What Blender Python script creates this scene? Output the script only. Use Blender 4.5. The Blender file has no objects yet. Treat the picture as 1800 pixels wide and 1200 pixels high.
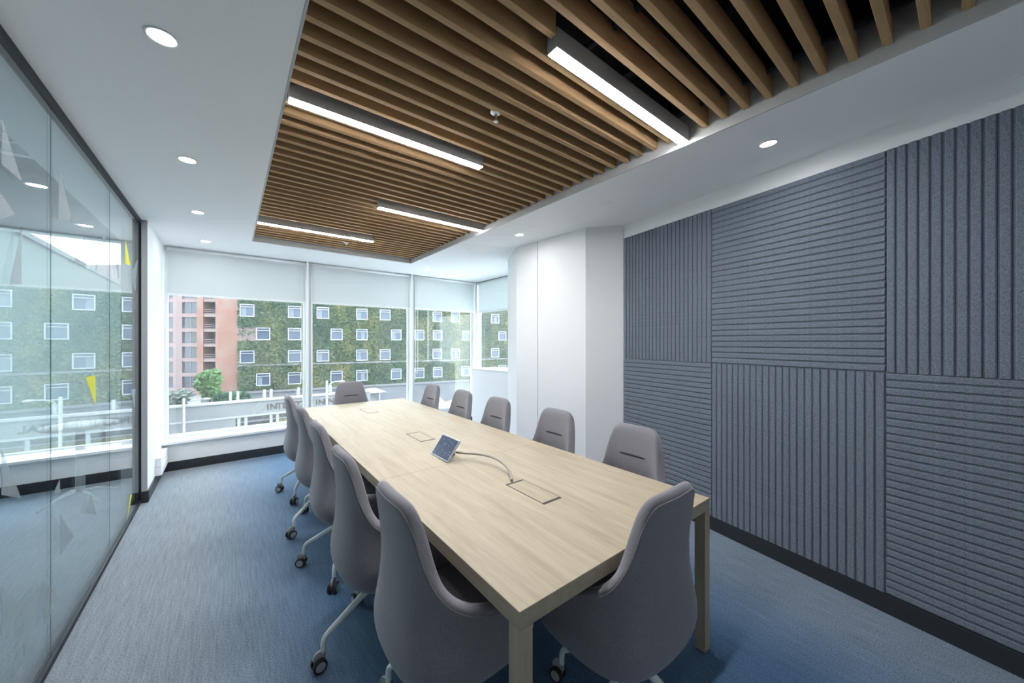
import bpy, bmesh, math, random
from mathutils import Vector, Matrix

random.seed(7)
SC = bpy.context.scene
COL = SC.collection
PI = math.pi

# ------------------------------------------------------------------ camera, sky, sun, exposure
YAW = math.radians(38.2)
cam_d = bpy.data.cameras.new('camera')
cam_d.sensor_width = 36.0
cam_d.lens = 632.0 / 1800.0 * 36.0
cam_d.clip_start = 0.02
cam_d.clip_end = 400
cam = bpy.data.objects.new('camera', cam_d)
COL.objects.link(cam)
cam.location = (0, 0, 1.505)
cam.rotation_euler = (PI / 2, 0, -YAW)
SC.camera = cam

world = bpy.data.worlds.new('world')
SC.world = world
world.use_nodes = True
bg = world.node_tree.nodes['Background']
bg.inputs[0].default_value = (0.80, 0.91, 1.0, 1)
bg.inputs[1].default_value = 2.7

sun_d = bpy.data.lights.new('sun', 'SUN')
sun_d.energy = 0.6
sun_d.angle = math.radians(1.5)
sun_d.color = (1.0, 0.95, 0.86)
sun = bpy.data.objects.new('sun', sun_d)
COL.objects.link(sun)
sun.rotation_euler = Vector((0.42, 0.62, -0.72)).to_track_quat('-Z', 'Y').to_euler()
sun.location = (-20, -30, 40)

vs = SC.view_settings
vs.view_transform = 'Standard'
vs.look = 'None'
vs.gamma = 1.0
vs.use_curve_mapping = False
vs.exposure = 1.4
LED = 56.0        # linear lamps
SPOT = 58.0       # recessed downlights

# ------------------------------------------------------------------ materials
def new_mat(name):
    m = bpy.data.materials.new(name)
    m.use_nodes = True
    nt = m.node_tree
    b = nt.nodes['Principled BSDF']
    return m, nt, b

def plain(name, col, rough=0.6, metal=0.0, bump=0.0, bscale=200.0, vary=0.0, vscale=3.0, spec=0.5):
    m, nt, b = new_mat(name)
    b.inputs['Base Color'].default_value = (*col, 1)
    b.inputs['Roughness'].default_value = rough
    b.inputs['Metallic'].default_value = metal
    b.inputs['Specular IOR Level'].default_value = spec
    tc = nt.nodes.new('ShaderNodeTexCoord')
    if vary:
        n = nt.nodes.new('ShaderNodeTexNoise')
        n.inputs['Scale'].default_value = vscale
        n.inputs['Detail'].default_value = 6
        nt.links.new(tc.outputs['Object'], n.inputs['Vector'])
        r = nt.nodes.new('ShaderNodeValToRGB')
        r.color_ramp.elements[0].position = 0.3
        r.color_ramp.elements[1].position = 0.7
        r.color_ramp.elements[0].color = (*[c * (1 - vary) for c in col], 1)
        r.color_ramp.elements[1].color = (*[min(1, c * (1 + vary)) for c in col], 1)
        nt.links.new(n.outputs['Fac'], r.inputs[0])
        nt.links.new(r.outputs[0], b.inputs['Base Color'])
    if bump:
        n = nt.nodes.new('ShaderNodeTexNoise')
        n.inputs['Scale'].default_value = bscale
        n.inputs['Detail'].default_value = 3
        nt.links.new(tc.outputs['Object'], n.inputs['Vector'])
        bp = nt.nodes.new('ShaderNodeBump')
        bp.inputs['Strength'].default_value = bump
        bp.inputs['Distance'].default_value = 0.004
        nt.links.new(n.outputs['Fac'], bp.inputs['Height'])
        nt.links.new(bp.outputs[0], b.inputs['Normal'])
    return m

def wood(name, c0, c1, axis, rough=0.45, grain=26.0, stretch=14.0):
    """axis = direction of the grain (0 x, 1 y, 2 z)"""
    m, nt, b = new_mat(name)
    b.inputs['Roughness'].default_value = rough
    tc = nt.nodes.new('ShaderNodeTexCoord')
    mp = nt.nodes.new('ShaderNodeMapping')
    sc = [1.0, 1.0, 1.0]
    sc[axis] = 1.0 / stretch
    mp.inputs['Scale'].default_value = sc
    nt.links.new(tc.outputs['Object'], mp.inputs['Vector'])
    n1 = nt.nodes.new('ShaderNodeTexNoise')
    n1.inputs['Scale'].default_value = grain
    n1.inputs['Detail'].default_value = 8
    n1.inputs['Roughness'].default_value = 0.65
    n1.inputs['Distortion'].default_value = 0.4
    nt.links.new(mp.outputs[0], n1.inputs['Vector'])
    n2 = nt.nodes.new('ShaderNodeTexNoise')
    n2.inputs['Scale'].default_value = grain * 6
    n2.inputs['Detail'].default_value = 4
    nt.links.new(mp.outputs[0], n2.inputs['Vector'])
    mx = nt.nodes.new('ShaderNodeMath')
    mx.operation = 'MULTIPLY_ADD'
    nt.links.new(n2.outputs['Fac'], mx.inputs[0])
    mx.inputs[1].default_value = 0.35
    nt.links.new(n1.outputs['Fac'], mx.inputs[2])
    r = nt.nodes.new('ShaderNodeValToRGB')
    r.color_ramp.elements[0].position = 0.45
    r.color_ramp.elements[0].color = (*c0, 1)
    r.color_ramp.elements[1].position = 0.85
    r.color_ramp.elements[1].color = (*c1, 1)
    nt.links.new(mx.outputs[0], r.inputs[0])
    nt.links.new(r.outputs[0], b.inputs['Base Color'])
    bp = nt.nodes.new('ShaderNodeBump')
    bp.inputs['Strength'].default_value = 0.08
    bp.inputs['Distance'].default_value = 0.002
    nt.links.new(n2.outputs['Fac'], bp.inputs['Height'])
    nt.links.new(bp.outputs[0], b.inputs['Normal'])
    return m

def speckle(name, c0, c1, rough, scale, bump, lo=0.38, hi=0.62, sheen=0.0):
    m, nt, b = new_mat(name)
    b.inputs['Roughness'].default_value = rough
    b.inputs['Specular IOR Level'].default_value = 0.2
    if sheen:
        b.inputs['Sheen Weight'].default_value = sheen
        b.inputs['Sheen Roughness'].default_value = 0.5
    tc = nt.nodes.new('ShaderNodeTexCoord')
    n = nt.nodes.new('ShaderNodeTexNoise')
    n.inputs['Scale'].default_value = scale
    n.inputs['Detail'].default_value = 5
    n.inputs['Roughness'].default_value = 0.75
    nt.links.new(tc.outputs['Object'], n.inputs['Vector'])
    r = nt.nodes.new('ShaderNodeValToRGB')
    r.color_ramp.elements[0].position = lo
    r.color_ramp.elements[0].color = (*c0, 1)
    r.color_ramp.elements[1].position = hi
    r.color_ramp.elements[1].color = (*c1, 1)
    nt.links.new(n.outputs['Fac'], r.inputs[0])
    nt.links.new(r.outputs[0], b.inputs['Base Color'])
    bp = nt.nodes.new('ShaderNodeBump')
    bp.inputs['Strength'].default_value = bump
    bp.inputs['Distance'].default_value = 0.003
    nt.links.new(n.outputs['Fac'], bp.inputs['Height'])
    nt.links.new(bp.outputs[0], b.inputs['Normal'])
    return m

def carpet(name):
    m, nt, b = new_mat(name)
    b.inputs['Roughness'].default_value = 0.95
    b.inputs['Specular IOR Level'].default_value = 0.1
    b.inputs['Sheen Weight'].default_value = 0.25
    tc = nt.nodes.new('ShaderNodeTexCoord')
    # loop ribs running down the room
    mp = nt.nodes.new('ShaderNodeMapping')
    mp.inputs['Scale'].default_value = (1.0, 0.05, 1.0)
    nt.links.new(tc.outputs['Object'], mp.inputs['Vector'])
    ribs = nt.nodes.new('ShaderNodeTexNoise')
    ribs.inputs['Scale'].default_value = 95
    ribs.inputs['Detail'].default_value = 5
    nt.links.new(mp.outputs[0], ribs.inputs['Vector'])
    loops = nt.nodes.new('ShaderNodeTexNoise')
    loops.inputs['Scale'].default_value = 150
    loops.inputs['Detail'].default_value = 3
    loops.inputs['Roughness'].default_value = 0.8
    nt.links.new(tc.outputs['Object'], loops.inputs['Vector'])
    # floor sheen painted into the colour across the width, plus random yarn drift
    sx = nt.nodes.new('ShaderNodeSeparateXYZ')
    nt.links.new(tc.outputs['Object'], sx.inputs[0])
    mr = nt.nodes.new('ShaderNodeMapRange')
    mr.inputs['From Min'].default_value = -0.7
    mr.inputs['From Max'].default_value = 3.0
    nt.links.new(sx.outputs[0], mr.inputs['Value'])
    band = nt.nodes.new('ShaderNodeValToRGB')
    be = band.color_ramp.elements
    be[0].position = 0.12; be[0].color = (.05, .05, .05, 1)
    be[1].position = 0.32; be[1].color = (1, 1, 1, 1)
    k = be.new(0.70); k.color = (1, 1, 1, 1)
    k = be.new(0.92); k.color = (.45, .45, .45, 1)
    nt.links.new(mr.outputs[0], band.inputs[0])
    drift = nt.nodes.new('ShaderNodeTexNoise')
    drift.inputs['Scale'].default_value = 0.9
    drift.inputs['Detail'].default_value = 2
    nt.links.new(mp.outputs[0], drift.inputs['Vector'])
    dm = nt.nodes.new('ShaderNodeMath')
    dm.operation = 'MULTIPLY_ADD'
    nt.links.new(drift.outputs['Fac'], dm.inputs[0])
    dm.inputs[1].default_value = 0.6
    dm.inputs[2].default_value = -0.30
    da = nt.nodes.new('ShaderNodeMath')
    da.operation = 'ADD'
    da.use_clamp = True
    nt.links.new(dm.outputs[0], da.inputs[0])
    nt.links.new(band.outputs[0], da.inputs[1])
    ad = nt.nodes.new('ShaderNodeMath')
    ad.operation = 'MULTIPLY_ADD'
    nt.links.new(ribs.outputs['Fac'], ad.inputs[0])
    ad.inputs[1].default_value = 0.3
    nt.links.new(loops.outputs['Fac'], ad.inputs[2])
    def ramp(c0, c1):
        r = nt.nodes.new('ShaderNodeValToRGB')
        r.color_ramp.elements[0].position = 0.45
        r.color_ramp.elements[0].color = (*c0, 1)
        r.color_ramp.elements[1].position = 0.83
        r.color_ramp.elements[1].color = (*c1, 1)
        nt.links.new(ad.outputs[0], r.inputs[0])
        return r
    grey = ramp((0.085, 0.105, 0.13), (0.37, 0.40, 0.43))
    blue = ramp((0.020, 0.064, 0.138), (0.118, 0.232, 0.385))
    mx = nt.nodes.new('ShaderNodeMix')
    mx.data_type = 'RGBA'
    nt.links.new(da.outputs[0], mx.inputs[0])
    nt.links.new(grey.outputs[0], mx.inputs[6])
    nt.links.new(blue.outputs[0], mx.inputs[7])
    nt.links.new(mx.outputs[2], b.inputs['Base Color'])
    bp = nt.nodes.new('ShaderNodeBump')
    bp.inputs['Strength'].default_value = 0.6
    bp.inputs['Distance'].default_value = 0.004
    nt.links.new(ad.outputs[0], bp.inputs['Height'])
    nt.links.new(bp.outputs[0], b.inputs['Normal'])
    return m

def glass(name, tint=(1, 1, 1), f0=0.04, rough=0.0, veil=0.0):
    """clear sheet: Fresnel reflection over straight-through transmission"""
    m = bpy.data.materials.new(name)
    m.use_nodes = True
    nt = m.node_tree
    nt.nodes.remove(nt.nodes['Principled BSDF'])
    out = nt.nodes['Material Output']
    lw = nt.nodes.new('ShaderNodeLayerWeight')
    lw.inputs['Blend'].default_value = 0.5
    pw = nt.nodes.new('ShaderNodeMath')
    pw.operation = 'POWER'
    pw.inputs[1].default_value = 5.0
    nt.links.new(lw.outputs['Facing'], pw.inputs[0])
    ma = nt.nodes.new('ShaderNodeMath')
    ma.operation = 'MULTIPLY_ADD'
    nt.links.new(pw.outputs[0], ma.inputs[0])
    ma.inputs[1].default_value = 1 - f0
    ma.inputs[2].default_value = f0
    tr = nt.nodes.new('ShaderNodeBsdfTransparent')
    tr.inputs[0].default_value = (*tint, 1)
    gl = nt.nodes.new('ShaderNodeBsdfGlossy')
    gl.inputs['Roughness'].default_value = rough
    gl.inputs[0].default_value = (1, 1, 1, 1)
    mx = nt.nodes.new('ShaderNodeMixShader')
    nt.links.new(ma.outputs[0], mx.inputs[0])
    nt.links.new(tr.outputs[0], mx.inputs[1])
    nt.links.new(gl.outputs[0], mx.inputs[2])
    if veil:  # veiling glare put into the pane as a faint translucent layer
        tl = nt.nodes.new('ShaderNodeBsdfTranslucent')
        tl.inputs[0].default_value = (1, 1, 1, 1)
        m2 = nt.nodes.new('ShaderNodeMixShader')
        m2.inputs[0].default_value = veil
        nt.links.new(mx.outputs[0], m2.inputs[1])
        nt.links.new(tl.outputs[0], m2.inputs[2])
        mx = m2
    nt.links.new(mx.outputs[0], out.inputs[0])
    return m

def film(name, col, alpha):
    m = bpy.data.materials.new(name)
    m.use_nodes = True
    nt = m.node_tree
    b = nt.nodes['Principled BSDF']
    b.inputs['Base Color'].default_value = (*col, 1)
    b.inputs['Roughness'].default_value = 0.5
    b.inputs['Alpha'].default_value = alpha
    return m

def emit(name, col, s):
    m, nt, b = new_mat(name)
    b.inputs['Base Color'].default_value = (0.9, 0.9, 0.9, 1)
    b.inputs['Emission Color'].default_value = (*col, 1)
    b.inputs['Emission Strength'].default_value = s
    return m

def brick_mat(name, c0, c1, scale):
    m, nt, b = new_mat(name)
    b.inputs['Roughness'].default_value = 0.9
    tc = nt.nodes.new('ShaderNodeTexCoord')
    mp = nt.nodes.new('ShaderNodeMapping')
    mp.inputs['Rotation'].default_value = (PI / 2, 0, 0)
    nt.links.new(tc.outputs['Object'], mp.inputs['Vector'])
    br = nt.nodes.new('ShaderNodeTexBrick')
    br.inputs['Scale'].default_value = scale
    br.inputs['Color1'].default_value = (*c0, 1)
    br.inputs['Color2'].default_value = (*c1, 1)
    br.inputs['Mortar'].default_value = (0.27, 0.22, 0.19, 1)
    br.inputs['Mortar Size'].default_value = 0.012
    nt.links.new(mp.outputs[0], br.inputs['Vector'])
    n = nt.nodes.new('ShaderNodeTexNoise')
    n.inputs['Scale'].default_value = 0.5
    n.inputs['Detail'].default_value = 6
    nt.links.new(tc.outputs['Object'], n.inputs['Vector'])
    r = nt.nodes.new('ShaderNodeValToRGB')
    r.color_ramp.elements[0].position = 0.45
    r.color_ramp.elements[0].color = (0, 0, 0, 1)
    r.color_ramp.elements[1].position = 0.75
    r.color_ramp.elements[1].color = (0.6, 0.6, 0.6, 1)
    nt.links.new(n.outputs['Fac'], r.inputs[0])
    mx = nt.nodes.new('ShaderNodeMix')
    mx.data_type = 'RGBA'
    nt.links.new(r.outputs[0], mx.inputs[0])
    nt.links.new(br.outputs[0], mx.inputs[6])
    mx.inputs[7].default_value = (0.24, 0.19, 0.175, 1)
    nt.links.new(mx.outputs[2], b.inputs['Base Color'])
    return m

def leaf_mat(name):
    m, nt, b = new_mat(name)
    b.inputs['Roughness'].default_value = 0.7
    tc = nt.nodes.new('ShaderNodeTexCoord')
    n = nt.nodes.new('ShaderNodeTexNoise')
    n.inputs['Scale'].default_value = 0.4
    n.inputs['Detail'].default_value = 10
    n.inputs['Roughness'].default_value = 0.82
    nt.links.new(tc.outputs['Object'], n.inputs['Vector'])
    r = nt.nodes.new('ShaderNodeValToRGB')
    e = r.color_ramp.elements
    e[0].position = 0.30
    e[0].color = (0.016, 0.036, 0.022, 1)
    e[1].position = 0.70
    e[1].color = (0.145, 0.150, 0.062, 1)
    k = r.color_ramp.elements.new(0.46)
    k.color = (0.036, 0.064, 0.030, 1)
    k = r.color_ramp.elements.new(0.57)
    k.color = (0.074, 0.098, 0.040, 1)
    nt.links.new(n.outputs['Fac'], r.inputs[0])
    mp = nt.nodes.new('ShaderNodeMapping')
    mp.inputs['Scale'].default_value = (0.30, 0.30, 0.11)
    nt.links.new(tc.outputs['Object'], mp.inputs['Vector'])
    n2 = nt.nodes.new('ShaderNodeTexNoise')
    n2.inputs['Scale'].default_value = 1.0
    n2.inputs['Detail'].default_value = 3
    nt.links.new(mp.outputs[0], n2.inputs['Vector'])
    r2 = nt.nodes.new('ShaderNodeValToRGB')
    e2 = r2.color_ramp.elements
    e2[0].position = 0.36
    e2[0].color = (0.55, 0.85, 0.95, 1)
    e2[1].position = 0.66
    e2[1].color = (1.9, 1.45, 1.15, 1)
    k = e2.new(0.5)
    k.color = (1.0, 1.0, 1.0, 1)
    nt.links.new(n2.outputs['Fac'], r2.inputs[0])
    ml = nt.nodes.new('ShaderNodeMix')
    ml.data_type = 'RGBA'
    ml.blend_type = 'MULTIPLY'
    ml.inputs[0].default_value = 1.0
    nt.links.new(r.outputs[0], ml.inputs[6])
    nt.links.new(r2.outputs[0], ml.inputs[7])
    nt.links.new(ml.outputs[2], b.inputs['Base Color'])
    return m

def screen_mat(name):
    """idle screen: dark blue with scattered bright dots"""
    m, nt, b = new_mat(name)
    b.inputs['Roughness'].default_value = 0.12
    tc = nt.nodes.new('ShaderNodeTexCoord')
    v = nt.nodes.new('ShaderNodeTexVoronoi')
    v.inputs['Scale'].default_value = 70
    nt.links.new(tc.outputs['Object'], v.inputs['Vector'])
    lt = nt.nodes.new('ShaderNodeMath')
    lt.operation = 'LESS_THAN'
    lt.inputs[1].default_value = 0.13
    nt.links.new(v.outputs['Distance'], lt.inputs[0])
    sp = nt.nodes.new('ShaderNodeSeparateColor')
    nt.links.new(v.outputs['Color'], sp.inputs[0])
    gt = nt.nodes.new('ShaderNodeMath')
    gt.operation = 'GREATER_THAN'
    gt.inputs[1].default_value = 0.5
    nt.links.new(sp.outputs[0], gt.inputs[0])
    ml = nt.nodes.new('ShaderNodeMath')
    ml.operation = 'MULTIPLY'
    nt.links.new(lt.outputs[0], ml.inputs[0])
    nt.links.new(gt.outputs[0], ml.inputs[1])
    mx = nt.nodes.new('ShaderNodeMix')
    mx.data_type = 'RGBA'
    nt.links.new(ml.outputs[0], mx.inputs[0])
    mx.inputs[6].default_value = (0.012, 0.017, 0.032, 1)
    mx.inputs[7].default_value = (0.6, 0.62, 0.7, 1)
    b.inputs['Base Color'].default_value = (0.03, 0.04, 0.07, 1)
    nt.links.new(mx.outputs[2], b.inputs['Emission Color'])
    b.inputs['Emission Strength'].default_value = 0.8
    return m

M = {}
M['ceiling'] = plain('ceiling_paint', (0.88, 0.89, 0.90), 0.75)
M['white'] = plain('wall_paint', (0.80, 0.81, 0.82), 0.6)
M['frame'] = plain('window_frame_white', (0.80, 0.82, 0.82), 0.4)
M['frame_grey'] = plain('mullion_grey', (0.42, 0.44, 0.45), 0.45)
M['sill'] = plain('sill_white', (0.82, 0.83, 0.84), 0.35)
M['skirting'] = plain('skirting_charcoal', (0.022, 0.026, 0.032), 0.45)
M['black'] = plain('black_metal', (0.016, 0.020, 0.026), 0.55, 0.0, spec=0.3)
M['plenum'] = plain('plenum_black', (0.012, 0.012, 0.014), 0.9)
M['trimgrey'] = plain('recess_trim_grey', (0.50, 0.50, 0.49), 0.6)
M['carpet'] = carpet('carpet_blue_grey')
M['felt'] = speckle('felt_blue_grey', (0.085, 0.104, 0.138), (0.228, 0.260, 0.312), 0.95, 260, 0.35, sheen=0.2)
M['slat'] = wood('slat_oak', (0.33, 0.20, 0.088), (0.46, 0.30, 0.15), 0, 0.75)
M['table'] = wood('table_oak', (0.345, 0.28, 0.19), (0.455, 0.388, 0.285), 1, 0.52, 22.0, 14.0)
M['table_leg'] = wood('table_leg_oak', (0.37, 0.30, 0.20), (0.49, 0.41, 0.29), 2, 0.4, 20.0, 16.0)
M['fabric'] = speckle('chair_fabric_grey', (0.150, 0.143, 0.164), (0.265, 0.254, 0.285), 0.95, 420, 0.25, sheen=0.35)
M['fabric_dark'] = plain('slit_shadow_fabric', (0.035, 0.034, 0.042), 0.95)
M['aluminium'] = plain('chair_base_pale_grey', (0.78, 0.82, 0.81), 0.35, 0.0)
M['rubber'] = plain('caster_black', (0.02, 0.021, 0.024), 0.5)
M['caster_grey'] = plain('caster_grey', (0.40, 0.40, 0.41), 0.45)
M['alu'] = plain('lamp_housing', (0.42, 0.43, 0.44), 0.4, 0.3)
M['led'] = emit('led_diffuser', (0.97, 0.98, 1.0), LED)
M['spot'] = emit('downlight_diffuser', (0.98, 0.99, 1.0), SPOT)
M['lamp_white'] = plain('lamp_white', (0.85, 0.85, 0.85), 0.4)
M['chrome'] = plain('sprinkler_chrome', (0.7, 0.68, 0.66), 0.2, 0.9)
M['pane'] = glass('partition_glass', (0.90, 0.955, 0.96))
M['winpane'] = glass('window_glass', (0.97, 0.99, 0.98), veil=0.018)
M['film'] = film('frosted_film', (0.36, 0.42, 0.44), 0.36)
M['film_yellow'] = film('yellow_film', (0.72, 0.70, 0.02), 0.85)
M['blind'] = None
M['dark'] = plain('port_dark', (0.035, 0.03, 0.026), 0.6)
M['tablet'] = plain('tablet_silver', (0.45, 0.47, 0.52), 0.3, 0.6)
M['screen'] = screen_mat('tablet_screen')
M['cable'] = plain('cable_beige', (0.36, 0.33, 0.285), 0.6)
M['concrete'] = plain('exposed_concrete', (0.30, 0.33, 0.35), 0.85, vary=0.12, vscale=1.5)
M['duct'] = plain('duct_grey', (0.45, 0.48, 0.50), 0.5, 0.2)

def blind_mat():
    m, nt, b = new_mat('blind_fabric')
    b.inputs['Base Color'].default_value = (0.70, 0.73, 0.73, 1)
    b.inputs['Roughness'].default_value = 0.9
    out = nt.nodes['Material Output']
    tl = nt.nodes.new('ShaderNodeBsdfTranslucent')
    tl.inputs[0].default_value = (0.72, 0.76, 0.76, 1)
    mx = nt.nodes.new('ShaderNodeMixShader')
    mx.inputs[0].default_value = 0.35
    nt.links.new(b.outputs[0], mx.inputs[1])
    nt.links.new(tl.outputs[0], mx.inputs[2])
    nt.links.new(mx.outputs[0], out.inputs[0])
    return m
M['blind'] = blind_mat()

# ------------------------------------------------------------------ mesh helpers
class MB:
    """collects shapes; build() links them as ONE mesh object"""
    def __init__(self):
        self.v = []; self.f = []; self.mi = []; self.sm = []
    def add(self, verts, faces, mi=0, smooth=False):
        o = len(self.v)
        self.v += [tuple(p) for p in verts]
        for f in faces:
            self.f.append([i + o for i in f]); self.mi.append(mi); self.sm.append(smooth)
        return self
    def box(self, lo, hi, mi=0, mat=None):
        x0, y0, z0 = lo; x1, y1, z1 = hi
        vs = [(x0,y0,z0),(x1,y0,z0),(x1,y1,z0),(x0,y1,z0),(x0,y0,z1),(x1,y0,z1),(x1,y1,z1),(x0,y1,z1)]
        if mat is not None:
            vs = [mat @ Vector(p) for p in vs]
        return self.add(vs, [(0,3,2,1),(4,5,6,7),(0,1,5,4),(1,2,6,5),(2,3,7,6),(3,0,4,7)], mi)
    def prism(self, poly, z0, z1, mi=0):
        """vertical prism over a CCW polygon [(x,y)]"""
        n = len(poly)
        vs = [(x, y, z0) for x, y in poly] + [(x, y, z1) for x, y in poly]
        fs = [tuple(range(n - 1, -1, -1)), tuple(range(n, 2 * n))]
        fs += [(i, (i + 1) % n, n + (i + 1) % n, n + i) for i in range(n)]
        return self.add(vs, fs, mi)
    def lathe(self, prof, c=(0, 0, 0), seg=24, mi=0, mat=None, cap=True, smooth=True):
        """profile [(r,z)] revolved about local z"""
        vs = []
        for r, z in prof:
            for i in range(seg):
                a = 2 * PI * i / seg
                p = Vector((r * math.cos(a), r * math.sin(a), z))
                if mat is not None: p = mat @ p
                vs.append((p.x + c[0], p.y + c[1], p.z + c[2]))
        fs = []
        for k in range(len(prof) - 1):
            for i in range(seg):
                j = (i + 1) % seg
                fs.append((k*seg+i, k*seg+j, (k+1)*seg+j, (k+1)*seg+i))
        self.add(vs, fs, mi, smooth)
        if cap:
            o = len(self.v) - len(vs)
            self.f.append([o + i for i in range(seg - 1, -1, -1)]); self.mi.append(mi); self.sm.append(False)
            b = o + (len(prof) - 1) * seg
            self.f.append([b + i for i in range(seg)]); self.mi.append(mi); self.sm.append(False)
        return self
    def tube(self, pts, r, seg=10, mi=0, radii=None):
        pts = [Vector(p) for p in pts]
        n = len(pts)
        vs = []
        up = Vector((0, 0, 1))
        prev = None
        for k, p in enumerate(pts):
            t = (pts[min(k + 1, n - 1)] - pts[max(k - 1, 0)]).normalized()
            if prev is None:
                a = t.cross(up)
                if a.length < 1e-3: a = t.cross(Vector((1, 0, 0)))
            else:
                a = prev - t * prev.dot(t)
            a.normalize(); prev = a
            b = t.cross(a)
            rr = radii[k] if radii else r
            for i in range(seg):
                q = 2 * PI * i / seg
                vs.append(p + a * (rr * math.cos(q)) + b * (rr * math.sin(q)))
        fs = []
        for k in range(n - 1):
            for i in range(seg):
                j = (i + 1) % seg
                fs.append((k*seg+i, k*seg+j, (k+1)*seg+j, (k+1)*seg+i))
        self.add(vs, fs, mi, True)
        o = len(self.v) - len(vs)
        self.f.append([o + i for i in range(seg - 1, -1, -1)]); self.mi.append(mi); self.sm.append(False)
        b = o + (n - 1) * seg
        self.f.append([b + i for i in range(seg)]); self.mi.append(mi); self.sm.append(False)
        return self
    def mesh(self, name, mats):
        me = bpy.data.meshes.new(name)
        me.from_pydata(self.v, [], self.f)
        if not isinstance(mats, (list, tuple)): mats = [mats]
        for m in mats: me.materials.append(m)
        me.polygons.foreach_set('material_index', self.mi)
        me.polygons.foreach_set('use_smooth', self.sm)
        bm = bmesh.new(); bm.from_mesh(me)
        bmesh.ops.recalc_face_normals(bm, faces=bm.faces)
        bm.to_mesh(me); bm.free()
        me.update()
        return me
    def build(self, name, mats, parent=None, bevel=0.0, seg=2):
        return link(name, self.mesh(name, mats), parent, bevel, seg)

def link(name, me, parent=None, bevel=0.0, seg=2):
    o = bpy.data.objects.new(name, me)
    COL.objects.link(o)
    if parent is not None: o.parent = parent
    if bevel:
        b = o.modifiers.new('bevel', 'BEVEL')
        b.width = bevel; b.segments = seg; b.limit_method = 'ANGLE'; b.angle_limit = math.radians(40)
    return o

def tag(o, label=None, cat=None, group=None, kind=None):
    if label: o['label'] = label
    if cat: o['category'] = cat
    if group: o['group'] = group
    if kind: o['kind'] = kind
    return o

def empty(name, loc=(0, 0, 0), rz=0.0):
    o = bpy.data.objects.new(name, None)
    o.empty_display_size = 0.1
    COL.objects.link(o)
    o.location = loc; o.rotation_euler = (0, 0, rz)
    return o

def copy_tree(o, parent=None):
    c = o.copy(); COL.objects.link(c); c.parent = parent
    for ch in list(o.children): copy_tree(ch, c)
    return c

def box(name, lo, hi, mat, parent=None, bevel=0.0):
    return MB().box(lo, hi).build(name, mat, parent, bevel)

def struct(o, label=None):
    o['kind'] = 'structure'
    if label: o['label'] = label
    return o

# ------------------------------------------------------------------ room shell
CZ = 2.64                     # ceiling
GX = -0.657                   # glass partition
WY = 5.74                     # low wall under the window
YB = -1.25                    # wall behind the camera
def wx(y): return 2.80 + 0.172 * (y + 0.15)      # panelled wall, flares outwards
WD = Vector((0.172, 1.0, 0)).normalized()

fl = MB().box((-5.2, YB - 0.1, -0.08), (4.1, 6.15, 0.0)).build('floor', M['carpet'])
struct(fl, 'blue grey ribbed carpet covering the floor')

# ceiling around the timber recess; the right strip rises very slightly to the panelled wall
RX0, RX1, RY0, RY1 = 0.20, 2.085, -0.62, 5.02
mb = MB()
T = 0.10
def slab(poly):
    n = len(poly)
    vsx = list(poly) + [(x, y, z + T) for x, y, z in poly]
    mb.add(vsx, [tuple(range(n)), tuple(range(2 * n - 1, n - 1, -1))] + [(i, (i + 1) % n, n + (i + 1) % n, n + i) for i in range(n)])
slab([(GX - 0.06, YB, CZ), (RX0, YB, CZ), (RX0, 6.02, CZ), (GX - 0.06, 6.02, CZ)])
slab([(RX0, RY1, CZ), (RX1, RY1, CZ), (RX1, 6.02, CZ), (RX0, 6.02, CZ)])
slab([(RX0, YB, CZ), (RX1, YB, CZ), (RX1, RY0, CZ), (RX0, RY0, CZ)])
slab([(RX1, YB, CZ), (2.75, YB, CZ + .06), (2.80, 3.6, CZ + .06), (RX1, 3.6, CZ)])
slab([(2.75, YB, CZ + .06), (4.0, YB, CZ + .06), (4.0, 3.6, CZ + .06), (2.80, 3.6, CZ + .06)])
slab([(RX1, 3.6, CZ), (2.80, 3.6, CZ + .06), (3.2, 4.8, CZ)])
slab([(RX1, 3.6, CZ), (3.2, 4.8, CZ), (4.0, 6.02, CZ), (RX1, 6.02, CZ)])
slab([(2.80, 3.6, CZ + .06), (4.0, 3.6, CZ + .06), (4.0, 4.8, CZ), (3.2, 4.8, CZ)])
slab([(3.2, 4.8, CZ), (4.0, 4.8, CZ), (4.0, 6.02, CZ)])
cl = mb.build('ceiling', M['ceiling'])
struct(cl, 'white plasterboard ceiling around the timber slat recess')
PZ = 3.05
mb = MB()
mb.box((RX0 - .12, RY0 - .12, PZ), (RX1 + .12, RY1 + .12, PZ + .05))
mb.box((RX0 - .12, RY0 - .12, CZ + T), (RX0 - .06, RY1 + .12, PZ))
mb.box((RX1 + .06, RY0 - .12, CZ + T), (RX1 + .12, RY1 + .12, PZ))
mb.box((RX0 - .06, RY0 - .12, CZ + T), (RX1 + .06, RY0 - .06, PZ))
mb.box((RX0 - .06, RY1 + .06, CZ + T), (RX1 + .06, RY1 + .12, PZ))
mb.build('plenum', M['plenum'], cl)
mb = MB()                                         # upstand lining the recess
zt = CZ + 0.20
mb.box((RX0 + .0005, RY0 + .0005, CZ - .002), (RX0 + .010, RY1 - .0005, zt))
mb.box((RX1 - .010, RY0 + .0005, CZ - .002), (RX1 - .0005, RY1 - .0005, zt))
mb.box((RX0 + .010, RY1 - .010, CZ - .002), (RX1 - .010, RY1 - .0005, zt))
mb.box((RX0 + .010, RY0 + .0005, CZ - .002), (RX1 - .010, RY0 + .010, zt))
struct(mb.build('trim_1', M['trimgrey']), 'pale grey lining around the timber ceiling recess')
mb = MB()                                         # dark carriers and pipes up in the plenum
for y in (0.35, 1.55, 2.75, 3.95):
    mb.box((RX0, y, 2.93), (RX1, y + .04, 2.97))
mb.tube([(1.75, RY0, 2.99), (1.75, RY1, 2.99)], .03, 10)
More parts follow.
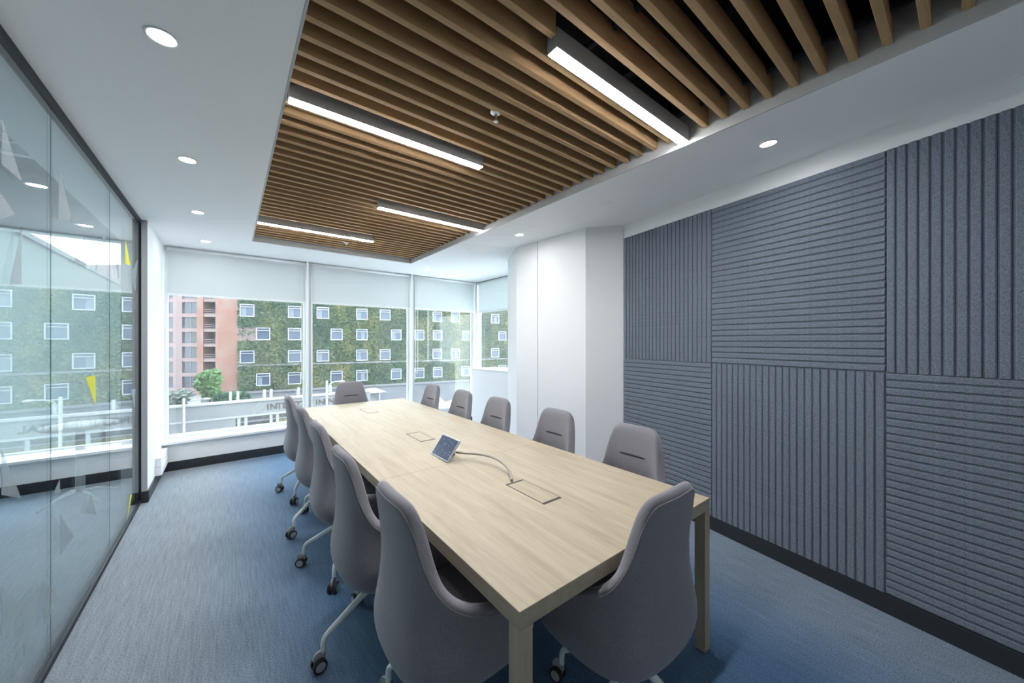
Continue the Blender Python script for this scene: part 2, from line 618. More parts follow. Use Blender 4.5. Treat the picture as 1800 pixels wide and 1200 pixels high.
mb.tube([(0.62, RY0, 2.98), (0.62, RY1, 2.98)], .045, 10)
mb.build('carrier_rails', M['black'], cl)

# wall behind the camera
struct(box('wall_back', (-5.2, YB - .1, 0), (4.1, YB, 3.3), M['white']), 'white wall behind the viewpoint')
# panelled wall on the right
P0 = Vector((wx(YB), YB, 0)); P1 = Vector((wx(2.24), 2.24, 0))
nout = Vector((WD.y, -WD.x, 0))
def quad_wall(a, b, th, z0, z1):
    a = Vector(a).to_2d(); b = Vector(b).to_2d()
    d = (b - a).normalized(); n = Vector((d.y, -d.x)) * th
    return [(a.x, a.y), (a.x + n.x, a.y + n.y), (b.x + n.x, b.y + n.y), (b.x, b.y)], z0, z1
wr = MB().prism(*quad_wall(P0, P1, .12, 0, 2.78)).build('wall_right', M['white'])
struct(wr, 'white wall carrying the felt panels')
p, z0, z1 = quad_wall(P0 - nout * .016, Vector((wx(2.20), 2.20, 0)) - nout * .016, .016, 0, .105)
struct(MB().prism(p, z0, z1).build('baseboard_right', M['skirting'], bevel=.002), 'black skirting below the felt panels')

# pier: chamfered face next to the panels, then flat panels with a shadow gap
A = (2.862, 3.545); Bq = (2.944, 2.49); Cq = (3.196, 2.205); Dq = (3.15, 4.10)
wp = empty('wall_pier', (2.95, 3.0, 0)); struct(wp, 'white built out pier between window and felt panels')
inv = Matrix.Translation((-2.95, -3.0, 0))
def pier(name, poly, z1, parent=wp, mat=M['white'], z0=0.0, bevel=0):
    return MB().prism([(x - 2.95, y - 3.0) for x, y in poly], z0, z1).build(name, mat, parent, bevel)
def lerp2(a, b, t): return (a[0] + (b[0] - a[0]) * t, a[1] + (b[1] - a[1]) * t)
g0 = lerp2(A, Bq, 0.342); g1 = lerp2(A, Bq, 0.350)
pier('core', [(A[0] + .02, A[1]), (Bq[0] + .02, Bq[1]), (Cq[0] + .3, Cq[1] + .08), (3.6, 4.12), (Dq[0] + .02, Dq[1])], 2.695, z0=0.001)
pier('panel', [A, g0, (g0[0] + .02, g0[1]), (A[0] + .02, A[1])], 2.70)
pier('panel', [g1, Bq, (Bq[0] + .02, Bq[1] + .001), (g1[0] + .02, g1[1])], 2.70)
pier('panel', [Bq, Cq, (Cq[0] + .03, Cq[1] + .02), (Bq[0] + .02, Bq[1] + .02)], 2.70)
pier('panel', [Dq, A, (A[0] + .02, A[1]), (Dq[0] + .02, Dq[1] - .001)], 2.70)
mb = MB()
mb.prism(quad_wall((Bq[0] - .012, Bq[1]), (A[0] - .012, A[1]), .012, 0, .1)[0], 0, .1)
struct(mb.build('baseboard_pier', M['skirting']), 'black skirting along the white pier')

# window wall: low wall, sill, header, corner return
struct(box('wall_front', (GX - .02, WY, 0), (3.86, 6.02, .315), M['white']), 'low white wall under the window')
struct(box('baseboard_front', (GX + .052, WY - .012, 0), (3.75, WY, .105), M['skirting'], bevel=.002), 'dark skirting under the window')
struct(box('trim_2', (GX + .052, WY - .055, .315), (3.74, 6.0, .345), M['sill'], bevel=.004), 'long white window sill')
struct(box('wall_right_low', (3.74, 4.0, 0), (3.86, 6.02, .315), M['white']), 'low white wall under the side window')
struct(box('wall_end', (3.74, 3.9, 0), (3.90, 4.15, 2.75), M['white']), 'white wall behind the pier')

# left return wall stub beyond the glass
wl = struct(box('wall_left_return', (GX - .12, 4.785, 0), (GX + .052, 6.02, CZ - .001), M['white']), 'narrow white return wall between glass and window')
struct(box('trim_8', (GX + .0145, 4.768, 0), (GX + .054, 4.785, CZ - .001), M['frame_grey']), 'grey strip covering the end face of the return wall')  # thin grey box over the end face of the stub
mb = MB()
mb.box((GX + .052, 4.786, 0), (GX + .064, WY - .012, .105))
mb.box((GX + .016, 4.756, 0), (GX + .064, 4.768, .105))
struct(mb.build('baseboard_left', M['skirting'], bevel=.002), 'dark skirting around the narrow return wall')

# windows
GYW = 5.93
def window(name, label, x0, x1, side=False):
    w = empty(name, (0, 0, 0)); struct(w, label)
    if not side:
        mb = MB()
        mb.box((x0, GYW - .02, .345), (x0 + .03, GYW + .02, CZ)); mb.box((x1 - .03, GYW - .02, .345), (x1, GYW + .02, CZ))
        mb.box((x0 + .03, GYW - .02, .345), (x1 - .03, GYW + .02, .385)); mb.box((x0 + .03, GYW - .02, CZ - .05), (x1 - .03, GYW + .02, CZ))
        mb.build('window_frame', M['frame'], w, .003)
        MB().box((x0 + .028, GYW - .004, .38), (x1 - .028, GYW + .004, CZ - .045)).build('pane', M['winpane'], w)
    else:
        X = 3.80
        mb = MB()
        mb.box((X - .02, x0, .315), (X + .02, x0 + .03, CZ)); mb.box((X - .02, x1 - .03, .315), (X + .02, x1, CZ))
        mb.box((X - .02, x0 + .03, .315), (X + .02, x1 - .03, .355)); mb.box((X - .02, x0 + .03, CZ - .05), (X + .02, x1 - .03, CZ))
        mb.build('window_frame', M['frame'], w, .003)
        MB().box((X - .004, x0 + .028, .35), (X + .004, x1 - .028, CZ - .045)).build('pane', M['winpane'], w)
    return w
MUL = [0.895, 2.445]
window('window_1', 'tall window beside the narrow return wall', GX + .057, MUL[0] - .03)
window('window_2', 'middle window behind the head of the table', MUL[0] + .03, MUL[1] - .03)
window('window_3', 'window next to the glazed corner', MUL[1] + .03, 3.68)
window('window_4', 'side window above the white cabinet', 4.15, 5.88, True)
for i, x in enumerate(MUL):
    mu = empty('trim_%d' % (i + 3)); struct(mu, 'white and grey window mullion')
    box('mullion_face', (x - .03, GYW - .115, .345), (x - .004, GYW + .06, CZ), M['frame'], mu, .003)
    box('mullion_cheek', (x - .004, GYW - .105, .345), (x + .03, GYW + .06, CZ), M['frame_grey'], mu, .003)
mu = empty('trim_5'); struct(mu, 'white and grey corner post of the glazing')
box('corner_face', (3.68, GYW - .10, .345), (3.712, GYW + .05, CZ), M['frame'], mu, .003)
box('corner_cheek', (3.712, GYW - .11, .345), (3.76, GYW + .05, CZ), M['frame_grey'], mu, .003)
box('corner_jamb', (3.76, 5.84, .345), (3.84, 5.99, CZ), M['frame'], mu, .003)

# ------------------------------------------------------------------ glass partition
gp = empty('wall_left', (GX, 0, 0)); struct(gp, 'frameless glass partition with dark tracks')
SEAMS = [-0.505, 0.55, 1.605, 2.66, 3.715, 4.765]
ys = [YB] + SEAMS
for a, b in zip(ys[:-1], ys[1:]):
    MB().box((-.005, a + .001, .03), (.005, b - .001, CZ - .035)).build('pane', M['pane'], gp)
for y in SEAMS[:-1]:
    MB().box((-.0012, y - .0007, .03), (.0012, y + .0007, CZ - .035)).build('seam', M['black'], gp)
mb = MB().box((-.03, YB, 0), (-.008, 4.785, .045)).box((.008, YB, 0), (.014, 4.785, .03)).box((-.008, YB, 0), (.008, 4.785, .03))
mb.build('bottom_track', M['black'], gp)
mb = MB().box((-.03, YB, CZ - .04), (.014, 4.785, CZ))
mb.build('top_track', M['black'], gp)
box('jamb', (-.03, 4.768, 0), (.014, 4.785, CZ), M['black'], gp)
TRI = [
 ('w', [(2.184, 2.314), (2.344, 2.146), (2.18, 2.151)]), ('w', [(2.745, 2.353), (2.921, 2.145), (2.73, 2.10)]),
 ('w', [(3.148, 2.114), (2.956, 1.93), (3.158, 1.929)]), ('w', [(3.36, 2.138), (3.553, 2.136), (3.36, 1.94)]),
 ('w', [(3.512, 2.19), (3.581, 2.21), (3.553, 2.147)]), ('w', [(3.775, 2.133), (3.959, 2.134), (3.959, 1.976)]),
 ('y', [(4.165, 2.322), (4.353, 2.144), (4.165, 2.127)]), ('y', [(3.158, 1.298), (3.348, 1.297), (3.36, 1.098)]),
 ('y', [(4.353, 0.221), (4.42, 0.199), (4.226, 0.048)]), ('w', [(2.76, 0.654), (2.956, 0.464), (2.76, 0.458)]),
 ('w', [(2.549, 0.443), (2.76, 0.244), (2.561, 0.241)]), ('w', [(2.18, 0.611), (2.349, 0.445), (2.18, 0.408)]),
 ('w', [(2.349, 0.452), (2.549, 0.438), (2.359, 0.222)]), ('w', [(2.18, 1.112), (2.339, 0.879), (2.18, 0.946)]),
 ('w', [(2.24, 1.719), (2.344, 1.964), (2.339, 1.732)]), ('w', [(4.375, 2.078), (4.662, 2.253), (4.562, 1.933)]),
 ('w', [(4.375, 1.097), (4.562, 1.087), (4.537, 0.905)]), ('w', [(3.168, 0.515), (3.255, 0.592), (3.372, 0.422)]),
 ('w', [(2.752, 0.832), (2.673, 0.786), (2.76, 0.757)]), ('w', [(2.06, 1.90), (2.286, 1.998), (2.18, 2.04)]),
 ('w', [(2.20, 0.20), (2.349, 0.215), (2.349, 0.05)]), ('w', [(1.95, 2.31), (2.15, 2.50), (1.95, 2.52)]),
 ('w', [(1.80, 0.60), (2.00, 0.61), (1.99, 0.80)]), ('w', [(1.62, 0.40), (1.80, 0.42), (1.62, 0.60)]),
 ('w', [(1.40, 2.10), (1.60, 2.10), (1.40, 2.30)]), ('w', [(1.00, 0.50), (1.20, 0.50), (1.20, 0.70)])]
for kind, t in TRI:
    nn = len(t)
    vsx = [(.0052, y, z) for y, z in t] + [(.0058, y, z) for y, z in t]
    o = MB().add(vsx, [(0, 1, 2), (5, 4, 3), (0, 3, 4, 1), (1, 4, 5, 2), (2, 5, 3, 0)]).build('film_triangle', M['film_yellow'] if kind == 'y' else M['film'], gp)
    if kind == 'y': o['label'] = 'yellow film triangle'

# ------------------------------------------------------------------ room beyond the glass
nr = empty('wall_left_outer', (-5.1, 0, 0)); struct(nr, 'plain walls of the room beyond the glass')
box('wall_panel', (-.1, YB, 0), (0, 6.0, 3.3), M['white'], nr)
struct(box('wall_front_left', (-5.1, WY, 0), (GX - .12, 6.0, .315), M['white']), 'low wall below the window of the room beyond')
struct(box('baseboard_front_left', (-5.1, WY - .012, 0), (GX - .12, WY, .105), M['skirting']), 'dark skirting in the room beyond the glass')
struct(box('trim_6', (-5.1, WY - .055, .315), (GX - .12, 6.0, .345), M['sill'], bevel=.004), 'white sill in the room beyond the glass')
struct(box('wall_front_left_header', (-5.1, 5.85, 2.62), (GX - .12, 6.0, 3.3), M['white']), 'white header over the window of the room beyond')
w5 = empty('window_5'); struct(w5, 'window of the room beyond the glass')
mb = MB()
for x in (-5.05, -3.6, -2.15, GX - .15):
    mb.box((x - .03, GYW - .05, .345), (x + .03, GYW + .03, 2.62))
mb.build('window_frame', M['frame'], w5)
MB().box((-5.05, GYW - .004, .345), (GX - .15, GYW + .004, 2.62)).build('pane', M['winpane'], w5)
struct(box('ceiling_left', (-5.2, YB, 3.2), (GX - .06, 6.02, 3.3), M['concrete']), 'raw grey concrete ceiling of the room beyond')
struct(box('trim_7', (GX - .30, YB, CZ), (GX - .06, 6.02, 3.2), M['white']), 'white bulkhead above the glass partition')
# ceiling unit, duct and sprinkler pipe over there
av = empty('air_vent', (-1.30, 4.35, 2.98)); tag(av, 'square white ceiling air vent seen through the glass', 'vent')
for i, r in enumerate((.30, .22, .14)):
    mb = MB()
    for q in range(4):
        mb.box((-r, r - .03, -.02 * i - .012), (r, r, -.02 * i), mat=Matrix.Rotation(q * PI / 2, 4, 'Z'))
    mb.build('louvre_frame', M['lamp_white'], av)
box('plenum_box', (-.30, -.30, 0), (.30, .30, .22), M['duct'], av)
pp = MB().tube([(-1.05, YB + .05, 2.93), (-1.05, 5.2, 2.93)], .022, 10).tube([(-1.05, 5.2, 2.93), (-1.05, 5.2, 3.2)], .018, 10)
tag(pp.build('sprinkler_pipe', M['duct']), 'grey pipe under the raw ceiling beyond the glass', 'pipe')
# slim pedestal table in that room
pt = empty('pedestal_table', (-1.10, 5.17, 0), .35); tag(pt, 'small white pedestal table behind the glass partition', 'table')
MB().lathe([(.0, .70), (.24, .70), (.245, .71), (.24, .725), (0, .725)], cap=False).build('tabletop', M['lamp_white'], pt)
MB().box((-.03, -.02, .06), (.03, .02, .70)).build('post', M['lamp_white'], pt, .004)
for q in range(4):
    sp = MB().tube([(0, 0, .10), (.12, 0, .085), (.27, 0, .02)], .014, 8).build('foot', M['lamp_white'], pt)
    sp.rotation_euler = (0, 0, q * PI / 2 + .3)

# ------------------------------------------------------------------ timber slat ceiling
sl = empty('slat_ceiling', (0, 0, 0)); tag(sl, 'oak slat baffle ceiling set in the recess above the table', 'ceiling baffle')
SZ0, SZ1, SW = 2.690, 2.785, .029
LAMPS = [(0.222, 1.312, 2.0, 'long linear lamp over the glass side, second nearest'), (1.005, 2.072, 1.02, 'long linear lamp nearest the viewer, over the panel side'),
         (0.215, 1.305, 4.25, 'long linear lamp nearest the window, over the glass side'), (1.005, 2.072, 3.14, 'long linear lamp over the panel side, farther from the viewer')]
def slat_mesh(x0, x1):
    cx = (x0 + x1) / 2; h = (x1 - x0) / 2
    bm = bmesh.new()
    bmesh.ops.create_cube(bm, size=1.0, matrix=Matrix.Diagonal((2 * h, SW, SZ1 - SZ0, 1)))
    bmesh.ops.bevel(bm, geom=[e for e in bm.edges], offset=.0015, segments=1, affect='EDGES')
    me = bpy.data.meshes.new('slat'); bm.to_mesh(me); bm.free(); me.materials.append(M['slat'])
    return me, cx
cache = {}
y = -0.5
while y < 4.99:
    segs = [(RX0 + .0105, RX1 - .0105)]
    for (a, b, ly, _) in LAMPS:
        if abs(ly - y) < .056:
            if a < .5: segs = [(b + .012, RX1 - .0105)]
            else: segs = [(RX0 + .0105, a - .012)]
    for sg in segs:
        if sg not in cache: cache[sg] = slat_mesh(*sg)
        me, cx = cache[sg]
        o = link('slat', me, sl); o.location = (cx, y, (SZ0 + SZ1) / 2)
    y += 0.1
for x in (0.42, 1.22, 1.98):
    MB().tube([(x, RY0 + .01, 2.775), (x, RY1 - .01, 2.775)], .016, 10).build('carrier_rod', M['black'], sl)

for (a, b, ly, lab) in LAMPS:
    e = empty('linear_lamp', ((a + b) / 2, ly, 2.65)); tag(e, lab, 'lamp', 'linear lamps between the slats')
    h = (b - a) / 2
    MB().box((-h, -.027, .0035), (-h + .003, .027, .085)).box((h - .003, -.027, .0035), (h, .027, .085)).box((-h + .003, -.027, .0035), (h - .003, -.024, .085)) \
        .box((-h + .003, .024, .0035), (h - .003, .027, .085)).box((-h + .003, -.024, .07), (h - .003, .024, .085)).build('housing', M['alu'], e)
    MB().box((-h + .003, -.0235, 0), (h - .003, .0235, .02)).build('diffuser', M['led'], e)
    for s in (-1, 1):
        MB().tube([(s * (h - .2), 0, .085), (s * (h - .2), 0, PZ - 2.65)], .002, 6).build('suspension_wire', M['black'], e)

# recessed downlights
DL = [(-0.197, 1.86, CZ, 'round downlight nearest the viewer on the glass side'), (-0.205, 3.02, CZ, 'second round downlight along the glass side'),
      (-0.215, 4.19, CZ, 'third round downlight along the glass side'), (-0.21, 5.35, CZ, 'round downlight near the window on the glass side'),
      (2.510, 0.735, CZ + .0375, 'round downlight nearest the viewer on the panel side'), (2.508, 1.90, CZ + .0375, 'second round downlight along the panel side'),
      (2.505, 3.05, CZ + .036, 'third round downlight, in front of the white pier'), (2.467, 4.14, CZ + .004, 'fourth round downlight along the panel side'),
      (2.45, 5.26, CZ, 'round downlight near the window on the panel side')]
tilt = math.atan2(.06, .68)
for (x, y, z, lab) in DL:
    e = empty('downlight', (x, y, z)); tag(e, lab, 'lamp', 'recessed downlights')
    if z > CZ + .02: e.rotation_euler = (0, -tilt, 0)
    MB().lathe([(.038, .0), (.040, -.004), (.0495, -.003), (.050, .0)], cap=False, seg=32).build('trim_ring', M['lamp_white'], e)
    MB().lathe([(.001, -.0012), (.0385, -.0012)], cap=False, seg=32).build('diffuser', M['spot'], e)

# sprinklers
def sprinkler(x, y, lab):
    e = empty('sprinkler', (x, y, 2.69)); tag(e, lab, 'sprinkler', 'ceiling sprinklers')
    MB().lathe([(.008, .03), (.012, .022), (.028, .016), (.030, .004), (.012, -.002), (.001, -.002)], cap=False).build('escutcheon', M['lamp_white'], e)
    MB().lathe([(.006, .0), (.007, -.018), (.004, -.024), (.004, -.040), (.013, -.041), (.013, -.044), (.001, -.044)], cap=False, seg=12).build('head', M['chrome'], e)
    MB().tube([(0, 0, .03), (0, 0, PZ - 2.69)], .008, 8).build('drop_pipe', M['black'], e)
sprinkler(1.09, 1.52, 'white sprinkler head hanging between slats above the table middle')
sprinkler(1.11, 4.65, 'white sprinkler head near the window end of the slats')

# ------------------------------------------------------------------ acoustic felt panels
JO = [2.195, 1.269, 0.283, -0.703]
ZB, ZM, ZT = 0.108, 1.333, 2.565
def wall_pt(y): return Vector((wx(y), y, 0))
cosw = WD.y
names = {(0, 1): 'upper felt panel with upright ribs beside the white pier', (0, 0): 'lower felt panel with level ribs beside the white pier',
         (1, 1): 'upper middle felt panel with level ribs', (1, 0): 'lower middle felt panel with upright ribs',
         (2, 1): 'upper felt panel with upright ribs nearest the viewer', (2, 0): 'lower felt panel with level ribs nearest the viewer'}
def rib_mesh(L, W, D):
    """L along local z, W along local x, D towards -y (proud), chamfered long edges"""
    c = .004
    prof = [(-W / 2, 0), (-W / 2, -(D - c)), (-W / 2 + c, -D), (W / 2 - c, -D), (W / 2, -(D - c)), (W / 2, 0)]
    n = len(prof)
    vsx = [(x, y, -L / 2) for x, y in prof] + [(x, y, L / 2) for x, y in prof]
    fs = [tuple(range(n)), tuple(range(2 * n - 1, n - 1, -1))] + [(i, n + i, n + (i + 1) % n, (i + 1) % n) for i in range(n)]
    mb = MB().add(vsx, fs)
    return mb.mesh('rib', M['felt'])
for k in range(3):
    for r in (0, 1):
        pa, pb = wall_pt(JO[k]), wall_pt(JO[k + 1])
        Wd = (pb - pa).length
        zlo, zhi = (ZB, ZM) if r == 0 else (ZM, ZT)
        Ht = zhi - zlo
        e = empty('felt_panel', (pa + pb) / 2 + Vector((0, 0, zlo)))
        # local x runs along the wall towards the viewer, local -y points into the room
        ax = (pb - pa).normalized()
        e.rotation_euler = (0, 0, math.atan2(ax.y, ax.x))
        tag(e, names[(k, r)], 'wall panel', 'ribbed felt wall panels')
        MB().box((-Wd / 2 + .001, -.007, .001), (Wd / 2 - .001, -.001, Ht - .001)).build('backing', M['felt'], e)
        vertical = (k + r) % 2 == 1
        if vertical:
            n = round(Wd / .0415); pitch = Wd / n
            me = rib_mesh(Ht - .004, pitch - .0095, .010)
            for i in range(n):
                o = link('rib', me, e); o.location = (-Wd / 2 + (i + .5) * pitch, -.006, Ht / 2)
        else:
            n = round(Ht / .0418); pitch = Ht / n
            me = rib_mesh(Wd - .006, pitch - .0095, .010)
            for i in range(n):
                o = link('rib', me, e); o.location = (0, -.006, (i + .5) * pitch); o.rotation_euler = (0, PI / 2, 0)

# ------------------------------------------------------------------ conference table
TX0, TX1, TY0, TY1, TZ = 0.645, 1.85, 0.785, 4.735, 0.74
tb = empty('conference_table', ((TX0 + TX1) / 2, (TY0 + TY1) / 2, 0)); tag(tb, 'long pale oak conference table in the middle of the room', 'table')
tcx, tcy = tb.location.x, tb.location.y
JY = 2.01
def tbox(name, lo, hi, mat, par=tb, bevel=.0015):
    return box(name, (lo[0] - tcx, lo[1] - tcy, lo[2]), (hi[0] - tcx, hi[1] - tcy, hi[2]), mat, par, bevel)
for (a, b) in ((TY0, JY - .0006), (JY + .0006, TY1)):
    tbox('tabletop_board', (TX0, a, TZ - .055), (TX1, b, TZ), M['table'])
for x in (TX0, TX1 - .05):
    for y in (TY0, TY1 - .05):
        tbox('leg', (x, y, .004), (x + .05, y + .05, TZ - .0555), M['table_leg'])
for y in (1.98,):
    tbox('centre_post', ((TX0 + TX1) / 2 - .12, 2.55, 0), ((TX0 + TX1) / 2 + .12, 2.95, TZ - .0555), M['table_leg'])
for (x0, x1, y0, y1) in ((1.161, 1.280, 1.232, 1.532), (1.150, 1.268, 2.582, 2.882), (1.156, 1.274, 3.95, 4.25)):
    f = tbox('cable_port', (x0, y0, TZ - .002), (x1, y1, TZ + .0008), M['dark'], bevel=0)
    f['label'] = 'flush power hatch with dark edge'
    tbox('lid', (x0 + .005, y0 + .016, TZ), (x1 - .005, y1 - .016, TZ + .0016), M['table'], f, .0004)

# ------------------------------------------------------------------ touch panel and its cable
tp = empty('touch_panel', (1.075, 2.145, TZ + .001)); tag(tp, 'small tilted touch screen standing on the table', 'touch screen')
tl = math.atan2(.09, .12)
R = Matrix.Rotation(tl, 4, 'Y')
def tilted(mb_box_lo, hi, mat, name, par, bevel=0):
    o = MB().box(mb_box_lo, hi).build(name, mat, par, bevel); o.rotation_euler = (0, tl, 0); return o
body = tilted((0, -.118, .004), (.010, .118, .156), M['tablet'], 'body', tp, .003)
scr = MB().box((-.0006, -.110, .012), (.0004, .110, .149)).build('screen', M['screen'], body)
MB().tube([(.05, -.05, .062), (.085, -.06, .02)], .010, 10).build('stand_foot', M['cable'], tp)
MB().lathe([(.004, 0), (.035, 0), (.036, .005), (.02, .012), (.012, .03), (.004, .032)], c=(.075, 0, 0), cap=True).build('stand', M['tablet'], tp)
pts = []
ctrl = [(1.172, 2.085, .778), (1.20, 2.02, .782), (1.245, 1.93, .790), (1.275, 1.83, .792), (1.282, 1.74, .785), (1.268, 1.65, .772), (1.238, 1.58, .757), (1.208, 1.538, .7495)]
def catmull(P, n):
    P = [Vector(p) for p in P]; out = []
    for i in range(len(P) - 1):
        p0, p1, p2, p3 = P[max(i - 1, 0)], P[i], P[i + 1], P[min(i + 2, len(P) - 1)]
        for k in range(n):
            t = k / n
            out.append(.5 * ((2 * p1) + (p2 - p0) * t + (2 * p0 - 5 * p1 + 4 * p2 - p3) * t * t + (3 * p1 - p0 - 3 * p2 + p3) * t ** 3))
    out.append(P[-1]); return out
cb = MB().tube(catmull(ctrl, 6), .0075, 10).build('panel_cable', M['cable'])
tag(cb, 'thick beige cable arching from the touch screen to the table hatch', 'cable')

# ------------------------------------------------------------------ swivel chairs
def make_chair():
    root = empty('swivel_chair')
    cols = [((0, -.225, .986), (0, -.232)), ((.07, -.224, .987), (.085, -.229)), ((.125, -.218, .983), (.15, -.218)),
            ((.158, -.207, .960), (.195, -.203)), ((.176, -.193, .900), (.232, -.180)), ((.195, -.172, .80), (.260, -.148)),
            ((.226, -.130, .706), (.280, -.106)), ((.262, -.06, .650), (.293, -.045)), ((.277, .025, .622), (.297, .03)),
            ((.280, .12, .605), (.296, .12)), ((.276, .20, .585), (.288, .20)), ((.258, .25, .56), (.268, .25))]
    def column(c, sgn):
        (tx, ty, tz), (mx, my) = c
        out = [(sgn * mx * .70, my * .62 + .03, .338), (sgn * mx * .92, my * .93, .375)]
        hgt = (tz - .47)
        for k in range(7):
            t = k / 6
            e = (1 - t) ** 1.7
            waist = .030 * math.sin(PI * min(1, t * 1.05)) * max(0, min(1, (hgt - .15) / .3))
            out.append((sgn * (tx + (mx - tx) * e), my + (ty - my) * t + waist, .47 + hgt * t))
        return out
    allc = [column(c, -1) for c in reversed(cols[1:])] + [column(c, 1) for c in cols]
    nr_ = len(allc[0]); nc = len(allc)
    vsx = [p for cc in allc for p in cc]
    fs = []
    for i in range(nc - 1):
        for j in range(nr_ - 1):
            fs.append((i * nr_ + j, (i + 1) * nr_ + j, (i + 1) * nr_ + j + 1, i * nr_ + j + 1))
    me = bpy.data.meshes.new('shell')
    me.from_pydata(vsx, [], fs); me.materials.append(M['fabric'])
    for p in me.polygons: p.use_smooth = True
    me.update()
    # faces must point outwards (rear face towards -y)
    mid = me.polygons[(nc // 2) * (nr_ - 1) + 4]
    if mid.normal.y > 0: me.flip_normals()
    shell = link('shell', me, root)
    s = shell.modifiers.new('thick', 'SOLIDIFY'); s.thickness = .052; s.offset = -1; s.use_even_offset = False
    s = shell.modifiers.new('smooth', 'SUBSURF'); s.levels = 2; s.render_levels = 2
    bpy.context.view_layer.update()
    dg = bpy.context.evaluated_depsgraph_get()
    ev = shell.evaluated_get(dg)
    # stitched slit on the front of the backrest
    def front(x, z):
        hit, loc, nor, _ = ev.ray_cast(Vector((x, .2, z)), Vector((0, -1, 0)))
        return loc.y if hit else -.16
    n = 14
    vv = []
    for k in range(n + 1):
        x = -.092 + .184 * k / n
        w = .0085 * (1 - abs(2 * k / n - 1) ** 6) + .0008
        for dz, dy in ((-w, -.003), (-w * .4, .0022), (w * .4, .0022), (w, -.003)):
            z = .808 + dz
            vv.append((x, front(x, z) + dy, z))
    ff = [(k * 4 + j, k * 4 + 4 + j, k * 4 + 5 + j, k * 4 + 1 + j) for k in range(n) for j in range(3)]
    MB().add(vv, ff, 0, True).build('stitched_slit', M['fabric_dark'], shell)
    # piping seam around the outer rim
    rim = []
    for cc in allc[1:-1]:
        a, b = Vector(cc[-1]), Vector(cc[-2])
        dlen = (a - b).length
        q = a.lerp(b, min(.9, .020 / dlen))
        ok, loc, nor, _ = ev.closest_point_on_mesh(q + Vector((0, -.02, 0)) if abs(q.x) < .17 else q + Vector((math.copysign(.02, q.x), 0, 0)))
        rim.append(loc + nor * .0006)
    MB().tube(catmull(rim, 4), .0026, 6).build('piping', M['fabric'], shell)
    # seat cushion
    mb = MB(); seg = 40
    lev = [(.345, .55), (.338, .80), (.352, .93), (.40, 1.0), (.445, 1.0), (.468, .95), (.478, .80), (.482, .5), (.483, .02)]
    vv = []
    for z, k in lev:
        for i in range(seg):
            a = 2 * PI * i / seg
            ca, sa = math.cos(a), math.sin(a)
            x = .246 * math.copysign(abs(ca) ** .62, ca)
            yv = .245 * math.copysign(abs(sa) ** .62, sa)
            vv.append((x * k, .095 + yv * k, z))
    ff = [(k * seg + i, k * seg + (i + 1) % seg, (k + 1) * seg + (i + 1) % seg, (k + 1) * seg + i) for k in range(len(lev) - 1) for i in range(seg)]
    ff.append(tuple(range(seg - 1, -1, -1)))
    mb.add(vv, ff, 0, True)
    mb.build('seat', M['fabric'], root)
    # base
    MB().lathe([(.020, .215), (.026, .24), (.034, .262), (.040, .285), (.036, .292), (.0, .292)], cap=False).build('hub', M['aluminium'], root)
    MB().lathe([(.014, .150), (.016, .165), (.020, .168), (.022, .235)]).build('column_foot', M['aluminium'], root)
    MB().lathe([(.029, .288), (.029, .300), (.019, .302), (.019, .345)]).build('gas_lift', M['rubber'], root)
    sp = MB()
    path = [(.028, 0, .268), (.06, 0, .262), (.13, 0, .226), (.20, 0, .186), (.252, 0, .156), (.272, 0, .140), (.280, 0, .118), (.281, 0, .078)]
    pth = catmull(path, 3)
    sp.tube(pth, .012, 10, radii=[.0185 - .0065 * min(1, k / (len(pth) * .6)) for k in range(len(pth))])
    spoke_me = sp.mesh('spoke', M['aluminium'])
    hm = MB()
    hm.tube([(.300, -.006, .062), (.300, .006, .062)], .026, 16)
    hm.box((.272, -.0065, .050), (.302, .0065, .082))
    hm.lathe([(.009, .066), (.009, .086), (.006, .090)], c=(.281, 0, 0), seg=10)
    h_me = hm.mesh('caster_hood', M['caster_grey'])
    wm = MB()
    wm.tube([(.300, -.0085, .0305), (.300, .0085, .0305)], .030, 20)
    wm.tube([(.300, -.0100, .0305), (.300, .0100, .0305)], .021, 18, mi=1)
    w_me = wm.mesh('caster_wheel', [M['rubber'], M['caster_grey']])
    for q in range(4):
        o = link('spoke', spoke_me, root); o.rotation_euler = (0, 0, q * PI / 2)
        link('caster_hood', h_me, o)
        for s in (-1, 1):
            w = link('caster_wheel', w_me, o); w.location = (0, s * .0165, 0)
    return root

PH = 'grey upholstered swivel chair '
CH = [  # x, y, facing, base angle, label
 (0.645, 1.255, -90, 25, PH + 'nearest the viewer on the glass side'), (0.620, 1.880, -90, 8, PH + 'second from the viewer on the glass side'),
 (0.640, 2.620, -90, 60, PH + 'in the middle of the glass side row'), (0.645, 3.335, -90, 25, PH + 'second from the window on the glass side'),
 (0.645, 4.105, -90, 55, PH + 'nearest the window on the glass side'),
 (1.790, 1.275, 90, 30, PH + 'nearest the viewer on the panel side'), (1.790, 1.950, 90, 10, PH + 'second from the viewer on the panel side'),
 (1.785, 2.700, 90, 50, PH + 'in the middle of the panel side row'), (1.785, 3.345, 90, 20, PH + 'second from the window on the panel side'),
 (1.785, 4.070, 90, 70, PH + 'nearest the window on the panel side'),
 (1.240, 4.790, 180, 20, PH + 'at the far head of the table before the window'), (1.232, 0.845, 0, 15, PH + 'at the near end of the table, seen from behind')]
proto = make_chair()
for i, (x, y, rz, ba, lab) in enumerate(CH):
    o = proto if i == 0 else copy_tree(proto)
    o.location = (x, y, 0); o.rotation_euler = (0, 0, math.radians(rz))
    tag(o, lab, 'chair', 'grey swivel chairs around the table')
    q = 0
    for ch in o.children:
        if ch.name.startswith('spoke'):
            ch.rotation_euler = (0, 0, math.radians(ba) + q * PI / 2); q += 1

